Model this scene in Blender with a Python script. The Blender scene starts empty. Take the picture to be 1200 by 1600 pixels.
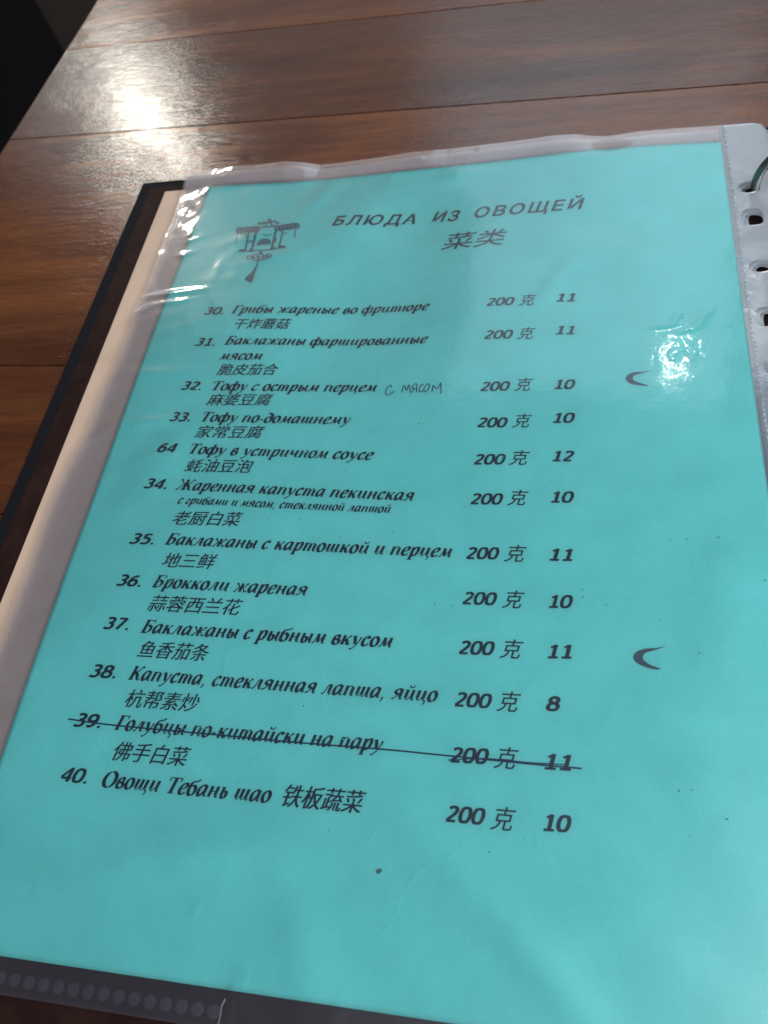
import bpy, math, random
import numpy as np
from mathutils import Vector, Matrix

random.seed(7)
rng = np.random.default_rng(7)
S = 0.001                      # everything below is laid out in millimetres
scene = bpy.context.scene
col = scene.collection

# ------------------------------------------------------------------ camera
CAM = Vector((156.87, -295.54, 209.55))
RIGHT = Vector((0.97422568, 0.12538881, -0.18751523))
DOWN = Vector((0.00836139, -0.85077651, -0.52546115))
FWD = Vector((-0.2254205, 0.51034986, -0.82989675))
FPX = 1285.7                   # focal length in pixels of the 1200 x 1600 picture
cd = bpy.data.cameras.new('camera')
cam = bpy.data.objects.new('camera', cd)
col.objects.link(cam)
cam.matrix_world = Matrix((
    (RIGHT.x, -DOWN.x, -FWD.x, CAM.x * S),
    (RIGHT.y, -DOWN.y, -FWD.y, CAM.y * S),
    (RIGHT.z, -DOWN.z, -FWD.z, CAM.z * S),
    (0, 0, 0, 1)))
cd.sensor_fit = 'VERTICAL'
cd.sensor_height = 36.0
cd.lens = 36.0 * FPX / 1600.0
cd.clip_start = 0.005
cd.clip_end = 50.0
cd.dof.use_dof = True
cd.dof.focus_distance = 0.243
cd.dof.aperture_fstop = 20.0
scene.camera = cam

# ------------------------------------------------------------------ room light
world = bpy.data.worlds.new('World')
scene.world = world
world.use_nodes = True
nt = world.node_tree
nt.nodes.clear()
w_out = nt.nodes.new('ShaderNodeOutputWorld')
w_bg = nt.nodes.new('ShaderNodeBackground')
w_tc = nt.nodes.new('ShaderNodeTexCoord')
w_sep = nt.nodes.new('ShaderNodeSeparateXYZ')
nt.links.new(w_tc.outputs['Generated'], w_sep.inputs[0])


def w_ramp(sock, stops):
    n = nt.nodes.new('ShaderNodeValToRGB')
    c = n.color_ramp
    c.elements[0].position, c.elements[0].color = stops[0][0], (*stops[0][1], 1)
    c.elements[1].position, c.elements[1].color = stops[-1][0], (*stops[-1][1], 1)
    for p_, k_ in stops[1:-1]:
        c.elements.new(p_).color = (*k_, 1)
    nt.links.new(sock, n.inputs[0])
    return n.outputs[0]


# a room: a pale wall beyond the table, brown gloom to the left, a dark ceiling overhead
w_x = nt.nodes.new('ShaderNodeMapRange'); w_x.inputs['From Min'].default_value = -.58; w_x.inputs['From Max'].default_value = -.36
nt.links.new(w_sep.outputs['X'], w_x.inputs['Value'])
w_y = nt.nodes.new('ShaderNodeMapRange'); w_y.inputs['From Min'].default_value = .2; w_y.inputs['From Max'].default_value = .6
nt.links.new(w_sep.outputs['Y'], w_y.inputs['Value'])
w_m = nt.nodes.new('ShaderNodeMath'); w_m.operation = 'MULTIPLY'
nt.links.new(w_x.outputs[0], w_m.inputs[0]); nt.links.new(w_y.outputs[0], w_m.inputs[1])
w_mix = nt.nodes.new('ShaderNodeMix'); w_mix.data_type = 'RGBA'
nt.links.new(w_m.outputs[0], w_mix.inputs[0])
nt.links.new(w_ramp(w_sep.outputs['Z'], [(0, (.12, .10, .09)), (.5, (.14, .12, .115)), (.75, (.06, .06, .075)), (1, (.022, .029, .062))]), w_mix.inputs[6])
nt.links.new(w_ramp(w_sep.outputs['Z'], [(0, (.30, .27, .26)), (.5, (.46, .42, .42)), (.62, (.34, .32, .33)), (.76, (.07, .07, .085)), (1, (.022, .029, .062))]), w_mix.inputs[7])
nt.links.new(w_mix.outputs[2], w_bg.inputs['Color'])
nt.links.new(w_bg.outputs[0], w_out.inputs['Surface'])
w_bg.inputs['Strength'].default_value = 1.0


def area(name, pos, target, w, h, radiance, color, shape='RECTANGLE'):
    ld = bpy.data.lights.new(name, 'AREA')
    ld.shape = shape
    ld.size = w
    ld.size_y = h
    a = w * h if shape == 'RECTANGLE' else math.pi * w * h / 4
    ld.energy = radiance * math.pi * a
    ld.color = color
    o = bpy.data.objects.new(name, ld)
    col.objects.link(o)
    o.location = pos
    o.rotation_euler = (Vector(target) - Vector(pos)).to_track_quat('-Z', 'Y').to_euler()
    return o


def az_el(az, el, d, origin=(0.11, -0.06, 0)):
    a, b = math.radians(az), math.radians(el)
    return (origin[0] + d * math.cos(b) * math.sin(a), origin[1] + d * math.cos(b) * math.cos(a), d * math.sin(b))


PAGE = (0.105, -0.15, 0.0)
# the bright window beyond the table, a dim window and a lamp over the far left, a small ceiling lamp, a soft fill added at the right to brighten the page
area('window', az_el(4, 38, 1.3), PAGE, .56, .66, 1.4, (.58, .83, 1.0))
area('left_window', (-0.085 - .487 * 1.6, 0.095 + .762 * 1.6, .428 * 1.6), (-0.085, 0.095, 0), .40, .17, 1.7, (.95, .97, 1.0))
area('left_lamp', (-0.049 - .441 * 1.7, 0.048 + .760 * 1.7, .478 * 1.7), (-0.05, 0.05, 0), .09, .09, 120, (1.0, .95, .82), 'DISK')
area('ceiling_lamp', (0.19 + .119 * 1.8, -0.106 + .667 * 1.8, .736 * 1.8), (0.19, -0.1, 0), .014, .014, 800, (1.0, .95, .88), 'DISK')
area('right_fill', az_el(118, 54, 1.35), (.12, -.13, 0), .85, .85, 9.8, (.97, .985, 1.0))
scene.view_settings.view_transform = 'Standard'
scene.view_settings.look = 'None'
scene.view_settings.exposure = 0.0
scene.view_settings.gamma = 1.0
scene.view_settings.use_curve_mapping = False
scene.render.engine = 'CYCLES'
scene.cycles.use_denoising = True
scene.cycles.transparent_max_bounces = 48
scene.cycles.max_bounces = 10

# ------------------------------------------------------------------ helpers

def mesh_obj(name, verts, faces, mat, parent=None, smooth=False, mm=True):
    me = bpy.data.meshes.new(name)
    v = np.asarray(verts, float)
    if mm:
        v = v * S
    me.from_pydata(v.tolist(), [], faces)
    me.update()
    if smooth:
        me.polygons.foreach_set('use_smooth', [True] * len(me.polygons))
    me.materials.append(mat)
    o = bpy.data.objects.new(name, me)
    col.objects.link(o)
    if parent is not None:
        o.parent = parent
    return o


def empty(name, loc=(0, 0, 0)):
    o = bpy.data.objects.new(name, None)
    o.empty_display_size = 0.02
    o.location = loc
    col.objects.link(o)
    return o


def tag(o, label=None, cat=None, group=None, kind=None):
    if label: o['label'] = label
    if cat: o['category'] = cat
    if group: o['group'] = group
    if kind: o['kind'] = kind
    return o


def material(name):
    m = bpy.data.materials.new(name)
    m.use_nodes = True
    t = m.node_tree
    t.nodes.clear()
    out = t.nodes.new('ShaderNodeOutputMaterial')
    return m, t, out


def nd(t, kind, **kw):
    n = t.nodes.new(kind)
    for k, v in kw.items():
        if k in n.inputs.keys():
            n.inputs[k].default_value = v
        else:
            setattr(n, k, v)
    return n


def ramp(t, fac, stops):
    n = t.nodes.new('ShaderNodeValToRGB')
    c = n.color_ramp
    c.elements[0].position, c.elements[0].color = stops[0][0], (*stops[0][1], 1)
    c.elements[1].position, c.elements[1].color = stops[-1][0], (*stops[-1][1], 1)
    for p, k in stops[1:-1]:
        el = c.elements.new(p); el.color = (*k, 1)
    t.links.new(fac, n.inputs[0])
    return n.outputs[0]


def noise(t, vec, scale, detail=4.0, rough=0.55, dist=0.0):
    n = nd(t, 'ShaderNodeTexNoise', Scale=scale, Detail=detail, Roughness=rough, Distortion=dist)
    t.links.new(vec, n.inputs['Vector'])
    return n.outputs['Fac']


def mapped(t, scale=(1, 1, 1), rot=(0, 0, 0), kind='Object'):
    tc = t.nodes.new('ShaderNodeTexCoord')
    mp = t.nodes.new('ShaderNodeMapping')
    mp.inputs['Scale'].default_value = scale
    mp.inputs['Rotation'].default_value = rot
    t.links.new(tc.outputs[kind], mp.inputs['Vector'])
    return mp.outputs[0]


def math_n(t, op, a, b=None, clamp=False):
    n = t.nodes.new('ShaderNodeMath')
    n.operation = op
    n.use_clamp = clamp
    for i, v in enumerate((a, b)):
        if v is None: continue
        if isinstance(v, (int, float)): n.inputs[i].default_value = v
        else: t.links.new(v, n.inputs[i])
    return n.outputs[0]


def mixc(t, fac, a, b, blend='MIX'):
    n = t.nodes.new('ShaderNodeMix')
    n.data_type = 'RGBA'
    n.blend_type = blend
    for i, v in ((0, fac), (6, a), (7, b)):
        if isinstance(v, (int, float)): n.inputs[i].default_value = v
        elif isinstance(v, tuple): n.inputs[i].default_value = (*v, 1)
        else: t.links.new(v, n.inputs[i])
    return n.outputs[2]


def bump(t, height, strength, dist, normal=None):
    n = nd(t, 'ShaderNodeBump', Strength=strength, Distance=dist)
    t.links.new(height, n.inputs['Height'])
    if normal is not None: t.links.new(normal, n.inputs['Normal'])
    return n.outputs[0]


def simple(name, color, rough=0.5, metal=0.0, spec=0.5, bump_scale=None, bump_k=0.3, bump_d=0.0002, var=0.0, var_scale=60):
    m, t, out = material(name)
    p = nd(t, 'ShaderNodeBsdfPrincipled', Roughness=rough, Metallic=metal)
    p.inputs['Base Color'].default_value = (*color, 1)
    p.inputs['Specular IOR Level'].default_value = spec
    v = mapped(t)
    if var:
        f = noise(t, v, var_scale)
        c = ramp(t, f, [(0.3, tuple(k * (1 - var) for k in color)), (0.7, tuple(min(1, k * (1 + var)) for k in color))])
        t.links.new(c, p.inputs['Base Color'])
    if bump_scale:
        t.links.new(bump(t, noise(t, v, bump_scale), bump_k, bump_d), p.inputs['Normal'])
    t.links.new(p.outputs[0], out.inputs['Surface'])
    return m

# ------------------------------------------------------------------ relief of the page (mm above its rest plane)
CP=[(0,0,0),(51,0,-1.6),(89,0,-.8),(131,0,.15),(156,0,1.1),(180,0,1.1),(210,0,0),
(61,-33,-.4),(97,-33,-1.7),(120,-33,-.9),(158,-33,.2),(29,-80,2.2),(45,-80,1.6),(76,-80,-.9),(105,-80,-.8),(126,-80,-.1),(155,-80,0),
(0,-62,1.3),(0,-130,2.2),(0,-166,2.0),(0,-192,2.2),(0,-222,2),(0,-250,1.2),(0,-297,0),(30,-195,2),(80,-196,.7),(127,-197,0),(155,-197,0),
(34,-255,.3),(81,-255,0),(155,-255,0),(60,-297,0),(120,-297,0),(210,-297,0),(210,-60,-.5),(210,-120,-.3),(210,-180,0),(210,-240,0),(180,-130,0),(60,-130,.9),(110,-140,.1)]
CP=np.array(CP,float)
def _U(r2): return np.where(r2>1e-9,.5*r2*np.log(np.maximum(r2,1e-9)),0)
def fit(CP,lam=30.):
    n=len(CP);X=CP[:,:2];D=((X[:,None]-X[None])**2).sum(-1)
    A=np.zeros((n+3,n+3));A[:n,:n]=_U(D)+lam*np.eye(n);A[:n,n]=1;A[:n,n+1:]=X;A[n,:n]=1;A[n+1:,:n]=X.T
    return np.linalg.solve(A,np.r_[CP[:,2],0,0,0])
co=fit(CP)
def H0(x,y):
    x=np.clip(x,-2,212);y=np.clip(y,-299,2)
    x=np.asarray(x,float);y=np.asarray(y,float)
    D=(x[...,None]-CP[:,0])**2+(y[...,None]-CP[:,1])**2
    return _U(D)@co[:-3]+co[-3]+co[-2]*x+co[-1]*y

def smooth01(v):
    v = np.clip(v, 0, 1)
    return v * v * (3 - 2 * v)


# soft folds of the paper itself: x, y, angle, half length, half width, height
FOLDS = [(150, -283, -42, 30, 4.5, .55), (128, -268, -40, 22, 5, .3), (172, -272, -35, 24, 7, .35), (60, -270, 12, 30, 6, .35),
         (30, -276, -25, 22, 5, .3), (95, -286, -60, 18, 5, .3), (185, -236, -70, 25, 8, .3), (194, -200, 80, 26, 7, .3),
         (110, -228, 10, 26, 4, .14), (125, -205, -12, 30, 3, .12), (70, -30, 70, 20, 8, .3), (170, -60, -20, 30, 8, .3), (20, -150, 60, 20, 6, .25)]
# creases and puckers of the film
rw = random.Random(11)
FILM = [(2, -68, 5, 13, 1.3, .42), (4, -73, 8, 8, 1.2, .28), (-7, -76, 30, 6, 1.5, .35), (1, -45, 10, 3.5, 1.1, .25), (-1, -33, 60, 3, 1.0, .18),
        (2, -36, 20, 6, 1.2, .12), (8, -3, 5, 5, 2.0, .18), (3, 6, 15, 3, 1.2, .15), (22, -6, 0, 4, 2.0, .2), (-8, -20, 60, 4, 1.2, .12),
        (-9, -30, 60, 4, 1.0, .12), (12, -132, 4, 12, 1.8, .4), (6, -110, 2, 16, 2.5, .35), (-9, -112, 40, 8, 2, .4), (-6, -136, 35, 9, 1.6, .5),
        (186, -94, 8, 7, .9, .16), (189, -91, 60, 3, .8, .2), (193, -96, 20, 5, .9, .16), (197, -92, 55, 5, 1.0, .15),
        (187.5, -106, 30, 1.8, .8, .05), (193, -107.5, 70, 1.8, .7, .055), (194, -103, 45, 1.8, .7, -.05), (189, -102, 120, 1.8, .8, .05), (191, -105, 0, 1.4, .8, -.03),
        (81, -300, 88, 5, .45, .4), (83, -297, 84, 6, .8, .12), (105, -301, 70, 6, 1.6, .18), (68, -281, 70, 2.0, .6, .16),
        (110, -6, 5, 10, 2, .3), (150, -70, 60, 14, 3, .3), (40, -50, 12, 14, 3, .35), (30, -35, 20, 14, 3, .4), (52, -14, 60, 14, 4, .4)]
for gx in (10, 31, 55, 70, 96, 118, 140, 160, 176, 199):
    FILM.append((gx + rw.uniform(-4, 4), rw.uniform(4, 9), rw.uniform(-20, 60), rw.uniform(1, 2.4), rw.uniform(.7, 1.2), rw.uniform(.10, .22)))
for _ in range(14):
    FILM.append((rw.uniform(-12, 0), rw.uniform(-46, 6), rw.uniform(30, 100), rw.uniform(2, 5), rw.uniform(1.2, 2.2), rw.choice((-1, 1)) * rw.uniform(.08, .2)))
for _ in range(16):
    FILM.append((191 + rw.uniform(-4.5, 4.5), -104.5 + rw.uniform(-4.5, 4.5), rw.uniform(0, 180), rw.uniform(.7, 2.2), rw.uniform(.5, .9), rw.choice((-1, 1)) * rw.uniform(.02, .045)))
for _ in range(46):
    s = rw.random()
    if s < .4:      x, y = rw.uniform(-12, 26), rw.uniform(-160, -45)
    elif s < .65:   x, y = rw.uniform(0, 205), rw.uniform(-16, 8)
    elif s < .85:   x, y = rw.uniform(165, 211), rw.uniform(-75, -5)
    else:           x, y = rw.uniform(0, 205), rw.uniform(-303, -260)
    k = .5 if s < .65 else .2
    FILM.append((x, y, rw.gauss(10, 40), rw.uniform(4, 14), rw.uniform(1.2, 3.4), k * rw.uniform(.06, .26)))


def ridges(lst, x, y):
    z = np.zeros_like(x)
    for (cx, cy, a, L, w, h) in lst:
        c, s = math.cos(math.radians(a)), math.sin(math.radians(a))
        u = (x - cx) * c + (y - cy) * s
        v = -(x - cx) * s + (y - cy) * c
        z += h * np.exp(-(u / L) ** 2 * 1.2 - (v / w) ** 2 * .7)
    return z


def H(x, y):
    x = np.asarray(x, float); y = np.asarray(y, float)
    return H0(x, y) + ridges(FOLDS, x, y) * smooth01((x + 2) / 10)


EDGE_X = [-16, -12, 0, 10, 20, 34, 42, 49, 60, 77, 90, 104, 131, 148, 156, 163, 168.6, 180, 193, 204, 230]
EDGE_Z = [1.2, 1.2, .5, 1.0, .8, 1.1, .2, -1.1, -.9, -.3, .3, .2, .8, 1.4, 1.2, .2, -.3, .3, .2, 0, -.4]


def F(x, y, wrinkle=1.0):
    """height of the front film of the sleeve"""
    x = np.asarray(x, float); y = np.asarray(y, float)
    base = H(np.clip(x, 0, 210), np.clip(y, -297, 0))
    top = smooth01((y + 5) / 14.0)
    z = base * (1 - top) + (1.5 * np.interp(x, EDGE_X, EDGE_Z)) * top
    left = smooth01((-x) / 12.0)
    z = z - left * .3
    calm = 1 - smooth01((x - 206) / 6)
    z = z + wrinkle * ridges(FILM, x, y) * calm
    return z + 0.45


def hit(u, v, z):
    d = RIGHT * ((u - 600) / FPX) + DOWN * ((v - 800) / FPX) + FWD
    k = (z - CAM.z) / d.z
    return CAM + d * k, d.normalized()

# ------------------------------------------------------------------ materials

TABLE_Z = -9.0


def wood_mat():
    m, t, out = material('varnished wood')
    p = nd(t, 'ShaderNodeBsdfPrincipled')
    tc = t.nodes.new('ShaderNodeTexCoord')
    at = nd(t, 'ShaderNodeAttribute', attribute_name='board')
    add = t.nodes.new('ShaderNodeVectorMath'); add.operation = 'ADD'
    t.links.new(tc.outputs['Object'], add.inputs[0]); t.links.new(at.outputs['Color'], add.inputs[1])

    def mp(sc):
        n = t.nodes.new('ShaderNodeMapping'); n.inputs['Scale'].default_value = sc
        t.links.new(add.outputs[0], n.inputs['Vector']); return n.outputs[0]
    grain = noise(t, mp((14, 160, 30)), 1.0, 6, .6, .6)
    fine = noise(t, mp((90, 1300, 90)), 1.0, 5, .7, .2)
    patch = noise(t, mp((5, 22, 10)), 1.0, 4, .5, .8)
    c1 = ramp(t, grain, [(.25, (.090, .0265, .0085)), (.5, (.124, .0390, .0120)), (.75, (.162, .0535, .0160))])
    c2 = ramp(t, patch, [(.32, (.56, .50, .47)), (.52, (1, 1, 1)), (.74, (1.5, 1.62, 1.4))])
    c3 = ramp(t, fine, [(.3, (.68, .65, .63)), (.65, (1.14, 1.12, 1.10))])
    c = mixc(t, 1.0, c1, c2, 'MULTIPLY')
    c = mixc(t, 1.0, c, c3, 'MULTIPLY')
    sep = t.nodes.new('ShaderNodeSeparateXYZ'); t.links.new(at.outputs['Color'], sep.inputs[0])
    tone = math_n(t, 'MULTIPLY_ADD', sep.outputs[2], .12)
    tone.node.inputs[2].default_value = .72
    c = mixc(t, 1.0, c, mixc(t, 1.0, (1, 1, 1), tone, 'MULTIPLY'), 'MULTIPLY')
    # dark knots and scuffs
    kn = noise(t, mp((16, 60, 10)), 1.0, 3, .5, 1.5)
    c = mixc(t, ramp(t, kn, [(.70, (0, 0, 0)), (.78, (.75, .75, .75))]), c, (.018, .010, .009))
    # black dirt packed into the joints
    sz = t.nodes.new('ShaderNodeSeparateXYZ'); t.links.new(tc.outputs['Object'], sz.inputs[0])
    jn = nd(t, 'ShaderNodeMapRange')
    for k_, q_ in (('From Min', (TABLE_Z - .12) * S), ('From Max', (TABLE_Z - .5) * S), ('To Min', 0), ('To Max', 1)): jn.inputs[k_].default_value = q_
    t.links.new(sz.outputs[2], jn.inputs['Value'])
    c = mixc(t, jn.outputs[0], c, (.018, .010, .007))
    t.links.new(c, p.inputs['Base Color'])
    obj = tc.outputs['Object']
    r = noise(t, obj, 26, 5, .65)
    r2 = noise(t, obj, 180, 4, .7)
    rr = math_n(t, 'MULTIPLY_ADD', r, .20); rr.node.inputs[2].default_value = .0
    rr = math_n(t, 'ADD', rr, math_n(t, 'MULTIPLY', r2, .07))
    t.links.new(rr, p.inputs['Roughness'])
    p.inputs['Specular IOR Level'].default_value = .55
    # orange peel of the varnish, open pores, hairline scratches
    b = bump(t, noise(t, mp((140, 420, 140)), 1.0, 5, .65, .4), .25, .0005)
    b = bump(t, fine, .10, .0003, b)
    scf = math_n(t, 'MULTIPLY', noise(t, obj, 620, 4, .65), ramp(t, noise(t, obj, 18, 4, .6), [(.40, (.15, .15, .15)), (.62, (1, 1, 1))]))
    b = bump(t, scf, .24, .0006, b)
    sc = mapped(t, (40, 1400, 1), (0, 0, .9)); sn = noise(t, sc, 1.0, 2, .5, .3)
    b = bump(t, ramp(t, sn, [(.68, (0, 0, 0)), (.74, (1, 1, 1))]), .18, .0003, b)
    t.links.new(b, p.inputs['Normal'])
    t.links.new(p.outputs[0], out.inputs['Surface'])
    return m


def film_mat(name, layers, haze, rough=.06, tint=(.97, .975, .98), hazecol=(.75, .77, .80), bumpk=.15, margin_haze=0.0):
    m, t, out = material(name)
    v = mapped(t)
    fr = nd(t, 'ShaderNodeFresnel', IOR=1.49)
    b = bump(t, noise(t, v, 900, 3, .6), bumpk, .00012)
    b = bump(t, noise(t, v, 140, 3, .5), bumpk * .9, .0006, b)
    t.links.new(b, fr.inputs['Normal'])
    f = math_n(t, 'MULTIPLY', fr.outputs[0], layers)          # the faces of the film add up: n r / (1 + (n - 1) r)
    den = math_n(t, 'MULTIPLY_ADD', fr.outputs[0], layers - 1.0); den.node.inputs[2].default_value = 1.0
    f = math_n(t, 'DIVIDE', f, den, True)
    tr = nd(t, 'ShaderNodeBsdfTransparent'); tr.inputs[0].default_value = (*tint, 1)
    di = nd(t, 'ShaderNodeBsdfDiffuse'); di.inputs[0].default_value = (*hazecol, 1)
    gl = nd(t, 'ShaderNodeBsdfAnisotropic' if False else 'ShaderNodeBsdfGlossy', Roughness=rough)
    gl.inputs[0].default_value = (1, 1, 1, 1)
    t.links.new(b, gl.inputs['Normal'])
    hz = math_n(t, 'MULTIPLY', noise(t, v, 45, 5, .65), haze * 2.0, True)
    if margin_haze:                                   # milky haze painted into the left and top margins lifts their shade
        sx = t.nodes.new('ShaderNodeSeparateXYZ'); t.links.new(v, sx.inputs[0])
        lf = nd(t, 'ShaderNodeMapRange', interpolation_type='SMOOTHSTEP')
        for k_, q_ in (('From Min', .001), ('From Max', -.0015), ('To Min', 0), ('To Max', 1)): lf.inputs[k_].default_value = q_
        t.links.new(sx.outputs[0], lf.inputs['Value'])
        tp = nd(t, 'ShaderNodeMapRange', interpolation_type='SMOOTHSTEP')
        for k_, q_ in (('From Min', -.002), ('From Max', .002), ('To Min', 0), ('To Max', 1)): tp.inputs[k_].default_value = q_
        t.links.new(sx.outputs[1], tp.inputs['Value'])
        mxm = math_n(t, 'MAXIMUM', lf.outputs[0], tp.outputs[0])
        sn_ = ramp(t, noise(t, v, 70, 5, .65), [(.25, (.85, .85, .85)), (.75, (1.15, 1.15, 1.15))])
        hz = math_n(t, 'ADD', hz, math_n(t, 'MULTIPLY', math_n(t, 'MULTIPLY', math_n(t, 'ADD', mxm, math_n(t, 'MULTIPLY', tp.outputs[0], .6)), margin_haze), sn_), True)
    m1 = nd(t, 'ShaderNodeMixShader'); t.links.new(hz, m1.inputs[0])
    t.links.new(tr.outputs[0], m1.inputs[1]); t.links.new(di.outputs[0], m1.inputs[2])
    gl2 = nd(t, 'ShaderNodeBsdfGlossy', Roughness=rough + .24); gl2.inputs[0].default_value = (1, 1, 1, 1)
    t.links.new(b, gl2.inputs['Normal'])
    mg = nd(t, 'ShaderNodeMixShader'); mg.inputs[0].default_value = .42
    t.links.new(gl.outputs[0], mg.inputs[1]); t.links.new(gl2.outputs[0], mg.inputs[2])
    m2 = nd(t, 'ShaderNodeMixShader'); t.links.new(f, m2.inputs[0])
    t.links.new(m1.outputs[0], m2.inputs[1]); t.links.new(mg.outputs[0], m2.inputs[2])
    t.links.new(m2.outputs[0], out.inputs['Surface'])
    return m


def paper_mat():
    m, t, out = material('cyan paper')
    p = nd(t, 'ShaderNodeBsdfPrincipled', Roughness=.75)
    p.inputs['Specular IOR Level'].default_value = .25
    v = mapped(t)
    f = noise(t, v, 2600, 3, .7)
    g = noise(t, v, 60, 4, .6)
    c = ramp(t, f, [(.3, tuple(k * .94 for k in (.14, .575, .575))), (.7, tuple(k * 1.05 for k in (.14, .575, .575)))])
    c = mixc(t, 1.0, c, ramp(t, g, [(.3, (.91, .945, .945)), (.7, (1.05, 1.03, 1.03))]), 'MULTIPLY')
    t.links.new(c, p.inputs['Base Color'])
    # fine crumple lines and fibre
    cr_ = nd(t, 'ShaderNodeTexVoronoi', feature='DISTANCE_TO_EDGE', Scale=34.0)
    wv = t.nodes.new('ShaderNodeVectorMath'); wv.operation = 'ADD'
    wn = nd(t, 'ShaderNodeTexNoise', Scale=30.0, Detail=4.0)
    t.links.new(v, wn.inputs['Vector'])
    sc = t.nodes.new('ShaderNodeVectorMath'); sc.operation = 'SCALE'; sc.inputs[3].default_value = .03
    t.links.new(wn.outputs['Color'], sc.inputs[0])
    t.links.new(v, wv.inputs[0]); t.links.new(sc.outputs[0], wv.inputs[1])
    t.links.new(wv.outputs[0], cr_.inputs['Vector'])
    line = ramp(t, cr_.outputs['Distance'], [(0, (1, 1, 1)), (.035, (0, 0, 0))])
    gate = ramp(t, noise(t, v, 24, 2, .5), [(.52, (0, 0, 0)), (.62, (1, 1, 1))])
    hgt = math_n(t, 'MULTIPLY', line, gate)
    b = bump(t, hgt, .2, .0004)
    b = bump(t, noise(t, v, 75, 5, .62), .42, .0012, b)
    b = bump(t, f, .10, .0001, b)
    t.links.new(b, p.inputs['Normal'])
    t.links.new(p.outputs[0], out.inputs['Surface'])
    return m


def ink_mat(name, color, wear, scale=1500):
    """toner with worn gaps where the paper shows through"""
    m, t, out = material(name)
    p = nd(t, 'ShaderNodeBsdfPrincipled', Roughness=.55)
    v = mapped(t)
    p.inputs['Base Color'].default_value = (*color, 1)
    tr = nd(t, 'ShaderNodeBsdfTransparent')
    a = ramp(t, noise(t, v, scale, 3, .6), [(wear, (0, 0, 0)), (wear + .06, (1, 1, 1))])
    b = ramp(t, noise(t, v, 45, 2, .5), [(.54, (0, 0, 0)), (.70, (1, 1, 1))])
    gap = math_n(t, 'MULTIPLY', a, b)
    mx = nd(t, 'ShaderNodeMixShader')
    t.links.new(gap, mx.inputs[0]); t.links.new(p.outputs[0], mx.inputs[1]); t.links.new(tr.outputs[0], mx.inputs[2])
    t.links.new(mx.outputs[0], out.inputs['Surface'])
    return m


M_WOOD = wood_mat()
M_PAPER = paper_mat()
M_INK = ink_mat('navy black toner', (.006, .020, .040), .56)
M_INKP = ink_mat('pale toner of the lantern print', (.040, .125, .160), .52, 1100)
M_PEN = simple('blue black pen', (.012, .03, .075), .4)
M_MARK = ink_mat('grey pepper print', (.040, .075, .11), .60)
M_FILM = film_mat('clear sleeve film', 1.8, .0035, hazecol=(.60, .54, .555), bumpk=.11, margin_haze=.15)
M_FILM2 = film_mat('clear sleeve film of the lower sleeves', 2.2, .012, .12, hazecol=(.50, .43, .48), margin_haze=.13)
M_STRIP = film_mat('milky punched strip', 1.9, .07, .20, hazecol=(.28, .48, .70))
M_WELD = film_mat('milky weld', 1.9, .018, .22, hazecol=(.42, .5, .75))
M_SEAM = film_mat('clear weld seam', 2.6, .16, .08, hazecol=(.45, .6, .7))
M_CREASE = film_mat('whitened crease', 1.9, .26, .1, hazecol=(.8, .8, .8))
M_BLACK = simple('black leatherette', (.006, .007, .010), .7, bump_scale=700, bump_k=.5, spec=.12)
M_LINING = simple('brown leatherette', (.018, .0075, .006), .62, bump_scale=500, bump_k=.35, var=.35, var_scale=90, spec=.12)
M_CREAM = simple('cream endpaper', (.56, .41, .31), .6, bump_scale=300, bump_k=.12, var=.08, var_scale=40)
M_STEEL = simple('nickel ring steel', (.20, .225, .225), .26, 1.0)
M_FLOOR = simple('dark floor', (.030, .018, .012), .6, spec=.3, var=.3, var_scale=6)
M_MAT = simple('black floor runner', (.004, .0042, .006), .8, spec=.15, bump_scale=200)
M_DIRT = simple('dirt', (.03, .075, .085), .8)

# ------------------------------------------------------------------ floor
def sheet(name, x0, y0, x1, y1, z, mat):
    return mesh_obj(name, [(x0, y0, z), (x1, y0, z), (x1, y1, z), (x0, y1, z)], [(0, 1, 2, 3)], mat)

tag(sheet('floor', -4000, -4000, 4000, 5000, -760, M_FLOOR), kind='structure')
tag(mesh_obj('floor_runner', [(-3200, -900, -754), (-450, -900, -754), (-450, 682, -754), (-1790, 2660, -754), (-3200, 2660, -754)], [(0, 1, 2, 3, 4)], M_MAT), kind='structure')

# ------------------------------------------------------------------ table
TA = math.radians(-2.6)
table = empty('wooden_table', (0, 0, 0))
tag(table, 'varnished brown plank table with scuffed top under the open menu', 'table')


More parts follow.
